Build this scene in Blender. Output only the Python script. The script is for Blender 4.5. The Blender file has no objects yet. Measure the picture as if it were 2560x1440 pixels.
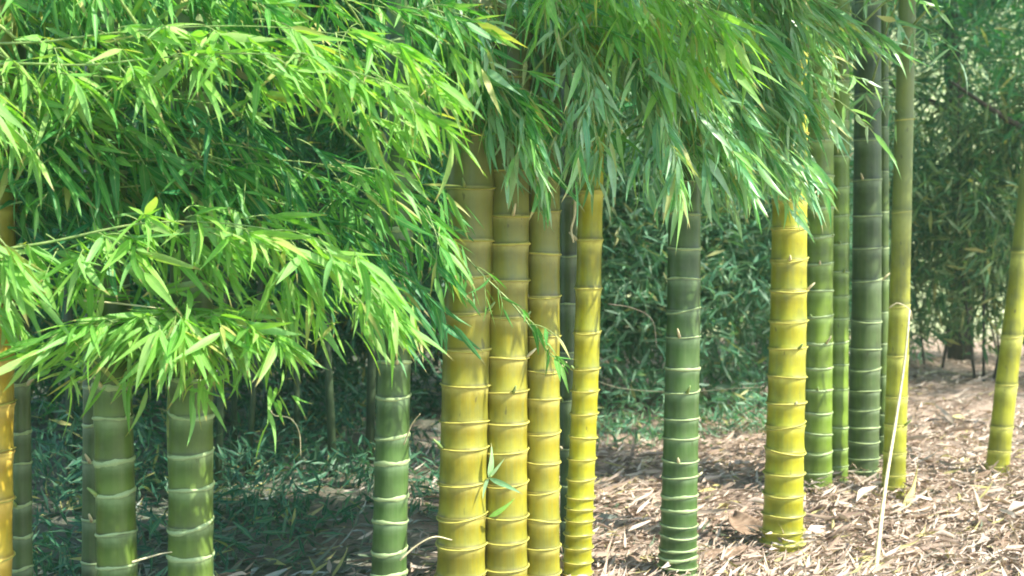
import bpy, math, random
import numpy as np
from mathutils import Vector, Matrix, Quaternion
random.seed(11); rng = np.random.default_rng(11)
S = bpy.context.scene
C = S.collection
R = math.radians

# ------------------------------------------------------------------ camera, sky, sun, exposure
FPX, HZ, CAMH = 2745.0, 640.0, 1.3          # focal length in photo pixels, horizon row, eye height
cam = bpy.data.cameras.new('camera'); camo = bpy.data.objects.new('camera', cam); C.objects.link(camo)
camo.location = (0, 0, CAMH); camo.rotation_euler = (R(90), 0, 0)
cam.sensor_width = 36; cam.lens = 36 * FPX / 2560
cam.shift_y = -(720 - HZ) / 2560
cam.clip_end = 900; cam.clip_start = 0.05
cam.dof.use_dof = True; cam.dof.focus_distance = 3.9; cam.dof.aperture_fstop = 2.8
S.camera = camo
SUN_DIR = Vector((0.84, -0.42, 1.0)).normalized()      # towards the sun
w = bpy.data.worlds.new('World'); S.world = w; w.use_nodes = True
wn = w.node_tree.nodes; wn.clear()
sky = wn.new('ShaderNodeTexSky'); sky.sky_type = 'NISHITA'; sky.sun_disc = False
sky.sun_elevation = math.asin(SUN_DIR.z)
sky.sun_rotation = math.atan2(SUN_DIR.x, SUN_DIR.y)
bg = wn.new('ShaderNodeBackground'); bg.inputs[1].default_value = 0.15
wo = wn.new('ShaderNodeOutputWorld')
w.node_tree.links.new(sky.outputs[0], bg.inputs[0]); w.node_tree.links.new(bg.outputs[0], wo.inputs[0])
sl = bpy.data.lights.new('sun', 'SUN'); sl.energy = 4.1; sl.angle = R(0.6); sl.color = (1.0, 0.95, 0.84)
so = bpy.data.objects.new('sun', sl); C.objects.link(so)
so.rotation_euler = (-SUN_DIR).to_track_quat('-Z', 'Y').to_euler(); so.location = (6, -4, 10)
S.view_settings.view_transform = 'Standard'; S.view_settings.look = 'None'
S.view_settings.gamma = 1; S.view_settings.use_curve_mapping = False
S.view_settings.exposure = 1.45

# ------------------------------------------------------------------ helpers
def P(px, py, d):
    """point that the photograph shows at (px, py), d metres away"""
    return Vector(((px - 1280) * d / FPX, d, CAMH - (py - HZ) * d / FPX))

def gh(x, y):
    """ground height"""
    x = np.asarray(x, float); y = np.asarray(y, float)
    h = 0.025*np.sin(1.7*x+0.6*y) + 0.02*np.sin(0.9*x-2.1*y+1.3) + 0.012*np.sin(5.1*x+3.3*y) + 0.008*np.sin(9.3*y-6.1*x)
    # a grassy bank rises far behind
    t = np.clip((y - 20) / 22, 0, 1); h = h + 11.0 * t*t*(3-2*t)
    return h

def mesh_from(name, v, f, mat=None, uv=None, smooth=True, attrs=None):
    me = bpy.data.meshes.new(name)
    v = np.asarray(v, np.float32)
    if isinstance(f, np.ndarray):
        n, k = f.shape
        me.vertices.add(len(v)); me.vertices.foreach_set('co', v.ravel())
        me.loops.add(n*k); me.loops.foreach_set('vertex_index', f.astype(np.int32).ravel())
        me.polygons.add(n); me.polygons.foreach_set('loop_start', np.arange(0, n*k, k, dtype=np.int32))
        me.polygons.foreach_set('loop_total', np.full(n, k, np.int32))
        me.update(calc_edges=True)
    else:
        me.from_pydata([tuple(map(float, p)) for p in v], [], f)
    if uv is not None:
        li = np.empty(len(me.loops), np.int32); me.loops.foreach_get('vertex_index', li)
        l = me.uv_layers.new(name='UVMap'); l.data.foreach_set('uv', np.asarray(uv, np.float32)[li].ravel())
    if attrs:
        for k_, a in attrs.items():
            at = me.attributes.new(k_, 'FLOAT', 'POINT'); at.data.foreach_set('value', np.asarray(a, np.float32))
    if smooth: me.polygons.foreach_set('use_smooth', np.ones(len(me.polygons), bool))
    if mat: me.materials.append(mat)
    me.validate()
    return me

def link(name, me, parent=None):
    o = bpy.data.objects.new(name, me); C.objects.link(o)
    if parent: o.parent = parent
    return o
def tag(o, label=None, cat=None, group=None, kind=None):
    if label: o['label'] = label
    if cat: o['category'] = cat
    if group: o['group'] = group
    if kind: o['kind'] = kind
    return o
def thing(name, label, cat, loc=(0, 0, 0), group=None):
    o = bpy.data.objects.new(name, None); C.objects.link(o); o.location = loc; o.empty_display_size = .1
    return tag(o, label, cat, group)

def tube(pts, rad, sides=8, cap=True):
    pts = [Vector(p) for p in pts]; n = len(pts); V = []; F = []
    t0 = (pts[1]-pts[0]).normalized(); up = Vector((0, 0, 1)) if abs(t0.z) < .9 else Vector((1, 0, 0))
    a = t0.cross(up).normalized()
    for i, p in enumerate(pts):
        t = (pts[min(i+1, n-1)] - pts[max(i-1, 0)]).normalized()
        a = (a - t*a.dot(t)).normalized(); b = t.cross(a)
        r = rad[i] if hasattr(rad, '__len__') else rad
        for k in range(sides):
            an = 2*math.pi*k/sides
            V.append(p + (a*math.cos(an) + b*math.sin(an))*r)
    for i in range(n-1):
        for k in range(sides):
            k2 = (k+1) % sides
            F.append((i*sides+k, i*sides+k2, (i+1)*sides+k2, (i+1)*sides+k))
    if cap:
        F.append(tuple(range(sides))[::-1]); F.append(tuple((n-1)*sides+k for k in range(sides)))
    return V, F
def join(parts):
    V = []; F = []
    for v, f in parts:
        o = len(V); V += list(v); F += [tuple(i+o for i in q) for q in f]
    return V, F
def spline(pts, n):
    """Catmull-Rom through the points, n samples"""
    pts = [Vector(p) for p in pts]
    q = [pts[0]*2-pts[1]] + pts + [pts[-1]*2-pts[-2]]
    seg = [(pts[i+1]-pts[i]).length for i in range(len(pts)-1)]; tot = sum(seg); out = []
    for k in range(n):
        s = tot*k/(n-1); i = 0
        while i < len(seg)-1 and s > seg[i]: s -= seg[i]; i += 1
        u = min(1, s/seg[i]); a, b, c, d = q[i:i+4]
        out.append(0.5*((2*b) + (c-a)*u + (2*a-5*b+4*c-d)*u*u + (3*b-a-3*c+d)*u**3))
    return out

# ------------------------------------------------------------------ materials
def newmat(name):
    m = bpy.data.materials.new(name); m.use_nodes = True; nt = m.node_tree; nt.nodes.clear()
    return m, nt, nt.nodes.new, nt.links.new
def ramp(nt, cols, pos=None, interp='LINEAR'):
    r = nt.nodes.new('ShaderNodeValToRGB'); e = r.color_ramp; e.interpolation = interp
    pos = pos or [i/(len(cols)-1) for i in range(len(cols))]
    while len(e.elements) < len(cols): e.elements.new(0.5)
    for i, (c, p) in enumerate(zip(cols, pos)): e.elements[i].position = p; e.elements[i].color = (*c, 1)
    return r
def math_(nt, op, a, b=None, clamp=False):
    m = nt.nodes.new('ShaderNodeMath'); m.operation = op; m.use_clamp = clamp
    for i, v in enumerate((a, b)):
        if v is None: continue
        if isinstance(v, (int, float)): m.inputs[i].default_value = v
        else: nt.links.new(v, m.inputs[i])
    return m.outputs[0]
def mixc(nt, f, a, b, mode='MIX'):
    m = nt.nodes.new('ShaderNodeMix'); m.data_type = 'RGBA'; m.blend_type = mode
    for i, v in ((0, f), (6, a), (7, b)):
        if isinstance(v, (int, float)): m.inputs[i].default_value = v
        elif isinstance(v, tuple): m.inputs[i].default_value = (*v, 1)
        else: nt.links.new(v, m.inputs[i])
    return m.outputs[2]
def noise(nt, scale, detail=4, vec=None, rough=.55):
    n = nt.nodes.new('ShaderNodeTexNoise'); n.inputs['Scale'].default_value = scale
    n.inputs['Detail'].default_value = detail; n.inputs['Roughness'].default_value = rough
    if vec is not None: nt.links.new(vec, n.inputs['Vector'])
    return n.outputs[0]
def mapping(nt, vec, scale):
    m = nt.nodes.new('ShaderNodeMapping'); m.inputs['Scale'].default_value = scale
    nt.links.new(vec, m.inputs['Vector']); return m.outputs[0]

def leaf_mat(name, cols, trans=.4, tcol=None, rough=.45, spec=.35):
    m, nt, N, L = newmat(name)
    geo = N('ShaderNodeNewGeometry'); oi = N('ShaderNodeObjectInfo')
    r = math_(nt, 'FRACT', math_(nt, 'ADD', geo.outputs['Random Per Island'], oi.outputs['Random']))
    rp = ramp(nt, cols); L(r, rp.inputs[0])
    uv = N('ShaderNodeUVMap'); sx = N('ShaderNodeSeparateXYZ'); L(uv.outputs[0], sx.inputs[0])
    # pale midrib, fine parallel veins
    mid = math_(nt, 'ABSOLUTE', math_(nt, 'SUBTRACT', sx.outputs[1], .5))
    rib = math_(nt, 'LESS_THAN', mid, .045)
    vein = math_(nt, 'MULTIPLY', math_(nt, 'SINE', math_(nt, 'MULTIPLY', sx.outputs[1], 75.0)), .5)
    tc = N('ShaderNodeTexCoord')
    mot = noise(nt, 7, 2, tc.outputs['Object'])
    col = mixc(nt, math_(nt, 'MULTIPLY', rib, .35), rp.outputs[0], (.5, .62, .25))
    bri = math_(nt, 'ADD', math_(nt, 'MULTIPLY', mot, .5), math_(nt, 'ADD', math_(nt, 'MULTIPLY', vein, .12), .75))
    vm = N('ShaderNodeVectorMath'); vm.operation = 'SCALE'; L(col, vm.inputs[0]); L(bri, vm.inputs['Scale'])
    col = vm.outputs[0]
    tl = math_(nt, 'ADD', .8, math_(nt, 'MULTIPLY', math_(nt, 'FRACT', math_(nt, 'MULTIPLY', r, 7.3)), .35))
    tip = math_(nt, 'GREATER_THAN', sx.outputs[0], tl)
    col = mixc(nt, math_(nt, 'MULTIPLY', tip, .75), col, (.40, .30, .12))
    old = math_(nt, 'GREATER_THAN', math_(nt, 'FRACT', math_(nt, 'MULTIPLY', r, 13.7)), .955)
    col = mixc(nt, math_(nt, 'MULTIPLY', old, .75), col, (.52, .48, .16))
    spn = noise(nt, 34, 2, tc.outputs['Object']); spr = ramp(nt, [(1, 1, 1), (0, 0, 0)], [.30, .34]); L(spn, spr.inputs[0])
    col = mixc(nt, math_(nt, 'MULTIPLY', spr.outputs[0], .5), col, (.24, .17, .06))
    b = N('ShaderNodeBsdfPrincipled'); L(col, b.inputs['Base Color']); b.inputs['Roughness'].default_value = rough
    b.inputs['Specular IOR Level'].default_value = spec
    t = N('ShaderNodeBsdfTranslucent')
    tm = mixc(nt, 1.0, col, tcol or (1.5, 1.35, .45), 'MULTIPLY'); L(tm, t.inputs[0])
    mx = N('ShaderNodeMixShader'); mx.inputs[0].default_value = trans
    L(b.outputs[0], mx.inputs[1]); L(t.outputs[0], mx.inputs[2])
    o = N('ShaderNodeOutputMaterial'); L(mx.outputs[0], o.inputs[0])
    return m

LIME = leaf_mat('lime_leaf', [(.14, .37, .06), (.20, .45, .08), (.28, .52, .10), (.22, .47, .14), (.38, .54, .16)], .45, (1.3, 1.4, .4))
MIDG = leaf_mat('mid_green_leaf', [(.05, .22, .05), (.08, .29, .06), (.12, .35, .07), (.20, .42, .10)], .42, (1.2, 1.35, .5))
PALE = leaf_mat('pale_green_leaf', [(.12, .36, .15), (.20, .44, .22), (.30, .52, .26), (.42, .60, .38), (.26, .52, .14)], .36, (1.1, 1.3, .6), .33, .6)
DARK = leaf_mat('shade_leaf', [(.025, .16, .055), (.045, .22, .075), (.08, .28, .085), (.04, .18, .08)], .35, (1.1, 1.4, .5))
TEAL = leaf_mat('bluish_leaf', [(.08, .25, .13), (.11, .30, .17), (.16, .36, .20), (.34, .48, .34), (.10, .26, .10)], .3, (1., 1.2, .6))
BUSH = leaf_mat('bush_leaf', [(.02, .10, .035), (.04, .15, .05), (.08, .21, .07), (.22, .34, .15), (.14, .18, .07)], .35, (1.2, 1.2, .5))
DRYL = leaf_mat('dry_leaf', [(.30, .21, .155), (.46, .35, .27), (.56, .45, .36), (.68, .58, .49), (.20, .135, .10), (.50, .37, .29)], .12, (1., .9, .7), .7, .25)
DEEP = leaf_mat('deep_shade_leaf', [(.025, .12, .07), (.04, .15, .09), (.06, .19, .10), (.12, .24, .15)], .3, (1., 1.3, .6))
SHDL = leaf_mat('shaded_litter_leaf', [(.08, .12, .07), (.14, .18, .12), (.2, .24, .18), (.06, .09, .05), (.42, .46, .42)], .12, (1., .9, .7), .55, .4)  # litter at the left, its shade put into a darker greenish leaf colour

def culm_mat(name, lo, mid, hi, streak, rough=.36, mottle=.4, high=None):
    """lo/mid/hi: colour above the lower node, in the middle and under the upper node of each internode"""
    m, nt, N, L = newmat(name)
    at = N('ShaderNodeAttribute'); at.attribute_name = 'inter'
    rp = ramp(nt, [lo, mid, hi], [0, .45, 1]); L(at.outputs['Fac'], rp.inputs[0])
    tc = N('ShaderNodeTexCoord')
    st = noise(nt, 1, 5, mapping(nt, tc.outputs['Object'], (70, 70, 2.2)), .65)
    srp = ramp(nt, [(0, 0, 0), (1, 1, 1)], [.42, .72]); L(st, srp.inputs[0])
    col = mixc(nt, math_(nt, 'MULTIPLY', srp.outputs[0], .5), rp.outputs[0], streak)
    bl = noise(nt, 5.5, 5, tc.outputs['Object'])
    br = ramp(nt, [(1-mottle,)*3, (1.15, 1.15, 1.1)], [.36, .62]); L(bl, br.inputs[0])
    col = mixc(nt, 1.0, col, br.outputs[0], 'MULTIPLY')
    # waxy bloom under nodes, small scars
    wx = N('ShaderNodeAttribute'); wx.attribute_name = 'wax'
    wn_ = noise(nt, 22, 4, tc.outputs['Object'])
    col = mixc(nt, math_(nt, 'MULTIPLY', math_(nt, 'MULTIPLY', wx.outputs['Fac'], wn_), 1.9, True), col, tuple(min(1, c*1.6+.12) for c in mid))
    dk = N('ShaderNodeAttribute'); dk.attribute_name = 'dark'
    col = mixc(nt, math_(nt, 'MULTIPLY', math_(nt, 'MULTIPLY', dk.outputs['Fac'], noise(nt, 14, 4, tc.outputs['Object'])), 1.3, True), col, tuple(c*.25+.01 for c in hi))
    if high:                                   # upper culm darkened to grey green, overhead shade put into the colour
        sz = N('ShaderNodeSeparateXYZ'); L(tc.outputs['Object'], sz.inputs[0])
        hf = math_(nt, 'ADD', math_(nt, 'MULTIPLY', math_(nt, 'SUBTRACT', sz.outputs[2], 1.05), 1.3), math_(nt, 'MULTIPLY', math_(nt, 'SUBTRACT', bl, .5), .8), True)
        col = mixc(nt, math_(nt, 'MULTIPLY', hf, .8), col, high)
    alg = noise(nt, 3.3, 6, mapping(nt, tc.outputs['Object'], (1.6, 1.6, .8)), .7); agr = ramp(nt, [(0, 0, 0), (1, 1, 1)], [.52, .64]); L(alg, agr.inputs[0])
    col = mixc(nt, math_(nt, 'MULTIPLY', agr.outputs[0], .30), col, (.13, .17, .09))
    sc = noise(nt, 40, 3, mapping(nt, tc.outputs['Object'], (1, 1, .35)))
    scr = ramp(nt, [(1, 1, 1), (0, 0, 0)], [.27, .32]); L(sc, scr.inputs[0])
    col = mixc(nt, math_(nt, 'MULTIPLY', scr.outputs[0], .55), col, (.05, .045, .02))
    b = N('ShaderNodeBsdfPrincipled'); L(col, b.inputs['Base Color'])
    rr = math_(nt, 'ADD', math_(nt, 'MULTIPLY', bl, .3), rough-.1); L(rr, b.inputs['Roughness'])
    b.inputs['Specular IOR Level'].default_value = .45
    bp = N('ShaderNodeBump'); bp.inputs['Strength'].default_value = .25; bp.inputs['Distance'].default_value = .004
    L(st, bp.inputs['Height']); L(bp.outputs[0], b.inputs['Normal'])
    o = N('ShaderNodeOutputMaterial'); L(b.outputs[0], o.inputs[0])
    return m
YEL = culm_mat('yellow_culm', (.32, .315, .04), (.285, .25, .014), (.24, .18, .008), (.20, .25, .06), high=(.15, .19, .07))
YEL2 = culm_mat('bright_yellow_culm', (.38, .40, .03), (.39, .36, .010), (.31, .265, .006), (.22, .29, .04))
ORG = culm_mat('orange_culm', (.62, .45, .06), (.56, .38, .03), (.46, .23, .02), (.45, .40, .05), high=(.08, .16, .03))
GRN = culm_mat('green_culm', (.09, .17, .04), (.055, .12, .025), (.04, .09, .02), (.11, .17, .06))
GRN2 = culm_mat('olive_culm', (.12, .185, .03), (.08, .14, .018), (.05, .10, .015), (.12, .17, .045))
GRN3 = culm_mat('fresh_green_culm', (.22, .33, .04), (.15, .245, .022), (.11, .19, .02), (.2, .27, .06))
DGR = culm_mat('dark_green_culm', (.095, .155, .05), (.07, .12, .035), (.045, .085, .025), (.14, .17, .08))
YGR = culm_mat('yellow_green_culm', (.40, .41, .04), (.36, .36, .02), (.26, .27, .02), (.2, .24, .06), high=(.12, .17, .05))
def simple_mat(name, a, b, scale=20, rough=.6, stretch=(1, 1, 1), bump=.2):
    m, nt, N, L = newmat(name)
    tc = N('ShaderNodeTexCoord'); n = noise(nt, scale, 5, mapping(nt, tc.outputs['Object'], stretch))
    rp = ramp(nt, [a, b], [.3, .7]); L(n, rp.inputs[0])
    p = N('ShaderNodeBsdfPrincipled'); L(rp.outputs[0], p.inputs['Base Color']); p.inputs['Roughness'].default_value = rough
    bp = N('ShaderNodeBump'); bp.inputs['Strength'].default_value = bump; bp.inputs['Distance'].default_value = .01
    L(n, bp.inputs['Height']); L(bp.outputs[0], p.inputs['Normal'])
    o = N('ShaderNodeOutputMaterial'); L(p.outputs[0], o.inputs[0]); return m
RINGW = simple_mat('pale_green_ring', (.20, .30, .10), (.46, .56, .28), 60, .5)
RINGY = simple_mat('pale_yellow_ring', (.40, .37, .05), (.58, .53, .13), 60, .5)
TWIG = simple_mat('green_twig', (.12, .24, .05), (.34, .42, .14), 30, .5)
STRAW = simple_mat('straw', (.50, .42, .22), (.78, .70, .44), 30, .6)
STICK = simple_mat('grey_stick', (.10, .08, .06), (.30, .25, .19), 40, .8)
SHEATH = simple_mat('brown_sheath', (.16, .10, .06), (.36, .25, .17), 12, .7, (6, 1, 6))
BARK = simple_mat('bark', (.03, .022, .018), (.10, .075, .055), 9, .9, (3, 3, .6), .8)

# ------------------------------------------------------------------ leaves
def leaf_template(width=.17, droop=.35, fold=.25, twist=0., nseg=6, side=0.):
    u = np.linspace(0, 1, nseg+1)
    prof = np.where(u < .28, np.sin(u/.28*math.pi/2)**.8, (1-((u-.28)/.72)**1.35))
    prof = np.maximum(prof, 0)*width/2; prof[0] = width*.05; prof[-1] = width*.004
    V = []; UV = []
    for i, t in enumerate(u):
        z = -droop*t*t*.5; x = t*(1-.12*droop*t); yy = side*t*t
        a = twist*t
        for s in (-1, 0, 1):
            y0 = s*prof[i]; z0 = abs(s)*prof[i]*fold
            V.append((x, yy + y0*math.cos(a)-z0*math.sin(a), z + y0*math.sin(a)+z0*math.cos(a))); UV.append((t, .5+.5*s))
    F = []
    for i in range(nseg):
        for k in (0, 1): F.append((i*3+k, (i+1)*3+k, (i+1)*3+k+1, i*3+k+1))
    return np.array(V), np.array(F), np.array(UV)
TEMPL = [leaf_template(rng.uniform(.10, .15), rng.uniform(-.1, .8), rng.uniform(.15, .5), rng.uniform(-.9, .9), 6, rng.uniform(-.16, .16)) for _ in range(12)]
TLOW = [leaf_template(rng.uniform(.15, .22), rng.uniform(.1, .6), .3, rng.uniform(-.5, .5), 2, rng.uniform(-.1, .1)) for _ in range(5)]
TLIT = [leaf_template(rng.uniform(.10, .26), rng.uniform(-1.2, .6), rng.uniform(.2, 1.0), rng.uniform(-1.8, 1.8), 4, rng.uniform(-.35, .35)) for _ in range(7)]
LEAFMESH = {}
def leaf_mesh(mat):
    if mat.name not in LEAFMESH:
        LEAFMESH[mat.name] = [mesh_from('leaf', v, f, mat, uv) for v, f, uv in TEMPL]
    return random.choice(LEAFMESH[mat.name])

def frame(d, roll=0., up=Vector((0, 0, 1))):
    d = d.normalized(); y = up.cross(d)
    if y.length < .05: y = Vector((1, 0, 0)).cross(d)
    y.normalize(); z = d.cross(y)
    m = Matrix((d, y, z)).transposed()
    return m @ Matrix.Rotation(roll, 3, 'X')

def stuff_leaves(name, pos, dirs, size, mat, parent=None, templ=None, roll=.9, wide=1.):
    """many leaves in ONE mesh. pos (n,3), dirs (n,3), size (n,)"""
    templ = templ or TLOW; n = len(pos)
    dirs = dirs/np.linalg.norm(dirs, axis=1, keepdims=True)
    up = np.tile([0, 0, 1.], (n, 1)) + rng.normal(0, .25, (n, 3))
    y = np.cross(up, dirs); y /= np.linalg.norm(y, axis=1, keepdims=True)+1e-9
    z = np.cross(dirs, y); a = rng.normal(0, roll, n)[:, None]
    y2 = y*np.cos(a)+z*np.sin(a); z2 = -y*np.sin(a)+z*np.cos(a)
    which = rng.integers(0, len(templ), n); Vs = []; Fs = []; Us = []; off = 0
    for k, (tv, tf, tu) in enumerate(templ):
        ix = np.where(which == k)[0]
        if not len(ix): continue
        s = size[ix][:, None, None]
        v = pos[ix][:, None, :] + s*(tv[None, :, 0, None]*dirs[ix][:, None, :] + wide*tv[None, :, 1, None]*y2[ix][:, None, :] + tv[None, :, 2, None]*z2[ix][:, None, :])
        f = tf[None] + (np.arange(len(ix))*len(tv))[:, None, None] + off
        Vs.append(v.reshape(-1, 3)); Fs.append(f.reshape(-1, 4)); Us.append(np.tile(tu, (len(ix), 1))); off += len(ix)*len(tv)
    me = mesh_from(name, np.concatenate(Vs), np.concatenate(Fs), mat, np.concatenate(Us))
    o = link(name, me, parent); o['kind'] = 'stuff'; return o

def clustered(n_cl, per, centre, radii, leaf=.14, spread=.12, down=.5, shell=0.3):
    """leaf fans gathered in clusters inside an ellipsoid: returns pos, dirs, sizes"""
    c = rng.normal(0, 1, (n_cl, 3)); c /= np.linalg.norm(c, axis=1, keepdims=True)
    c *= (shell + (1-shell)*rng.random((n_cl, 1)))**.6
    c = np.asarray(centre) + c*np.asarray(radii)
    cd = rng.normal(0, 1, (n_cl, 3)); cd[:, 2] = cd[:, 2]*.5 - down
    cd /= np.linalg.norm(cd, axis=1, keepdims=True)
    p = np.repeat(c, per, 0) + rng.normal(0, spread*.4, (n_cl*per, 3))
    d = np.repeat(cd, per, 0) + rng.normal(0, .5, (n_cl*per, 3))
    return p, d, leaf*rng.uniform(.6, 1.25, n_cl*per)

# ------------------------------------------------------------------ branchlets with leaves that are objects of their own
NLEAF = {}
def add_branchlet(par, p, d, length, mat, nleaf, leaf=.16, droop=.6, spread=.65, rad=.0022, down=.35, roll=.8, name='branchlet', along=None):
    """a drooping twig that carries a fan of leaves: part 'branchlet' > sub-parts 'leaf'"""
    d = d.normalized(); pts = []
    for k in range(6):
        t = k/5; pts.append(d*length*t + Vector((0, 0, -1))*droop*length*t*t)
    v, f = tube(pts, [rad*(1-.6*k/5) for k in range(6)], 4)
    o = link(name, mesh_from(name, v, f, TWIG), par); o.location = p
    root = par
    side = d.cross(Vector((0, 0, 1)));
    if side.length < .1: side = Vector((1, 0, 0))
    side.normalize()
    for j in range(nleaf):
        last = j == nleaf-1
        t = 1.0 if last else .45 + .52*(j+random.random()*.5)/nleaf
        q = d*length*t + Vector((0, 0, -1))*droop*length*t*t
        td = (d + Vector((0, 0, -1))*droop*2*t).normalized()
        s = 0 if last else (1 if j % 2 else -1)
        ld = td*.8 + side*s*spread*random.uniform(.5, 1.9) + Vector((0, 0, -down*random.uniform(-.1, 1.6))) + Vector((random.gauss(0, .42), random.gauss(0, .35), random.gauss(0, .30)))
        if along is not None: ld += along*random.uniform(.3, 1.5)
        l = link('leaf', leaf_mesh(mat), o)
        L = leaf*random.choice((1.08, 1.08, .75))*random.uniform(.6, 1.25)
        l.matrix_basis = Matrix.Translation(q) @ frame(ld, random.gauss(0, roll)).to_4x4() @ Matrix.Diagonal((L, L*random.uniform(.8, 1.25), L, 1))
        NLEAF[root.name] = NLEAF.get(root.name, 0)+1
    return o

ARCH = 'slender arching bamboo canes'
def arching_cane(label, root, hidden, leafy, mat, n_br, nleaf=7, leaf=.16, br=(.12, .26), fwd=.5, down=.5, sidey=.55, droop=.5, updir=.15, mats=None, rad=.009, jit=.03, sides=1.0, extra=0):
    """thing: a thin cane that rises from the ground at root, bends over through `hidden` and `leafy` points"""
    base = Vector((root[0], root[1], float(gh(root[0], root[1])) - .03))
    t = thing('arching_cane', label, 'bamboo cane', base, ARCH)
    path = spline([base] + [Vector(h) for h in hidden] + [Vector(l) for l in leafy], 90)
    r = [max(.0016, rad*(1-(k/89)**1.3)) for k in range(90)]
    v, f = tube([q-base for q in path], r, 7)
    link('cane', mesh_from('cane', v, f, TWIG), t)
    lf = spline([Vector(hidden[-1])] + [Vector(l) for l in leafy], 200) if hidden else spline(leafy, 200)
    # arc of the leafy stretch only
    lp = spline([Vector(l) for l in leafy], 200)
    for k in range(n_br):
        u = (k+random.uniform(.1, .9))/n_br; i = min(198, int(u*199)); p = lp[i]; T = (lp[i+1]-lp[i]).normalized()
        sd = 1 if k % 2 else -1
        dn = down*(1-.45*u)
        d = T*fwd*(.5+1.3*u)*random.uniform(.5, 1.5) + Vector((random.gauss(0, .35), sd*sidey*random.uniform(.2, 1.1), random.uniform(-dn, updir+.25)))
        m = mat if not mats else random.choice(mats)
        add_branchlet(t, p-base+Vector((random.gauss(0, jit), random.gauss(0, jit), random.gauss(0, jit*.5))), d, random.uniform(*br)*(1-.25*u), m, nleaf, leaf, droop*(1-.4*u), .65, down=dn, along=T*(.1+1.0*u*u+(.5 if fwd > 1.2 else 0)))
    if extra:                                    # leaves past the countable ones, on the far side of the cane
        idx = rng.integers(0, 199, extra//5); P0 = np.array([lp[i] for i in idx])-np.array(base)
        P0 += np.stack([rng.normal(0, .06, len(idx)), rng.uniform(.02, .30, len(idx)), rng.uniform(-.22, .05, len(idx))], 1)
        D0 = np.array([(lp[i+1]-lp[i]).normalized() for i in idx])*fwd + rng.normal(0, .35, (len(idx), 3)) - np.array([0, 0, down*1.3])
        pp = np.repeat(P0, 5, 0)+rng.normal(0, .02, (len(idx)*5, 3)); dd = np.repeat(D0, 5, 0)+rng.normal(0, .4, (len(idx)*5, 3))
        stuff_leaves('leaf_mass', pp, dd, leaf*rng.uniform(.6, 1.2, len(pp)), mat, t, TEMPL[:4])
    return t

# ------------------------------------------------------------------ ground
def build_ground():
    xs = np.concatenate([-np.geomspace(300, 9, 24), np.linspace(-8.8, 8.8, 150), np.geomspace(9, 300, 24)])
    ys = np.concatenate([-np.geomspace(200, 2, 16), np.linspace(-1.6, 18, 170), np.linspace(18.5, 45, 40), np.geomspace(47, 500, 20)])
    X, Y = np.meshgrid(xs, ys); Z = gh(X, Y)
    near = np.exp(-((Y-5)/6)**2)*np.exp(-(X/6)**2)
    Z = Z + near*0.012*np.sin(23*X+4*np.sin(7*Y))*np.sin(19*Y+3*np.sin(9*X))
    V = np.stack([X, Y, Z], -1).reshape(-1, 3); nx = len(xs); ny = len(ys)
    i = np.arange(ny-1)[:, None]*nx + np.arange(nx-1)[None]
    F = np.stack([i, i+1, i+nx+1, i+nx], -1).reshape(-1, 4)
    m, nt, N, L = newmat('litter_soil')
    tc = N('ShaderNodeTexCoord'); v = tc.outputs['Object']
    n1 = noise(nt, 2.2, 6, v); n2 = noise(nt, 22, 8, mapping(nt, v, (1, 2.4, 1)), .7); n3 = noise(nt, 90, 4, mapping(nt, v, (.6, 1.8, 1)), .7)
    r1 = ramp(nt, [(.20, .14, .11), (.36, .27, .21), (.50, .40, .33), (.60, .50, .42)], [.2, .4, .55, .75]); L(n2, r1.inputs[0])
    r2 = ramp(nt, [(.62, .55, .5), (1.1, 1.05, 1)], [.35, .6]); L(n1, r2.inputs[0])
    c = mixc(nt, 1., r1.outputs[0], r2.outputs[0], 'MULTIPLY')
    r3 = ramp(nt, [(.7, .7, .7), (1.2, 1.2, 1.2)], [.35, .65]); L(n3, r3.inputs[0]); c = mixc(nt, 1., c, r3.outputs[0], 'MULTIPLY')
    sp = N('ShaderNodeSeparateXYZ'); L(v, sp.inputs[0])
    g = noise(nt, .8, 5, v); rg = ramp(nt, [(.22, .32, .10), (.52, .58, .28), (.74, .74, .48)], [.3, .5, .7]); L(noise(nt, 6, 5, v), rg.inputs[0])
    far = math_(nt, 'ADD', math_(nt, 'MULTIPLY', math_(nt, 'SUBTRACT', sp.outputs[1], 16.0), .25), math_(nt, 'SUBTRACT', g, .5), True)
    c = mixc(nt, far, c, rg.outputs[0])
    # shade on the left ground put into the soil colour, dark and greenish
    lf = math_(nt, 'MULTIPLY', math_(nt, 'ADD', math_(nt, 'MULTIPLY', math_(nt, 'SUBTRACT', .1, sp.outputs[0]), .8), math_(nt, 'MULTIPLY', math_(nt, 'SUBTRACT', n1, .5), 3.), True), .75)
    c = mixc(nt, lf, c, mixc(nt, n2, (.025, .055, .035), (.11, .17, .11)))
    b = N('ShaderNodeBsdfPrincipled'); L(c, b.inputs['Base Color']); b.inputs['Roughness'].default_value = .9
    bp = N('ShaderNodeBump'); bp.inputs['Strength'].default_value = .8; bp.inputs['Distance'].default_value = .03
    L(math_(nt, 'ADD', n2, math_(nt, 'MULTIPLY', n3, .4)), bp.inputs['Height']); L(bp.outputs[0], b.inputs['Normal'])
    o = N('ShaderNodeOutputMaterial'); L(b.outputs[0], o.inputs[0])
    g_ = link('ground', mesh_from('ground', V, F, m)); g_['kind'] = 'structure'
build_ground()

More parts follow.
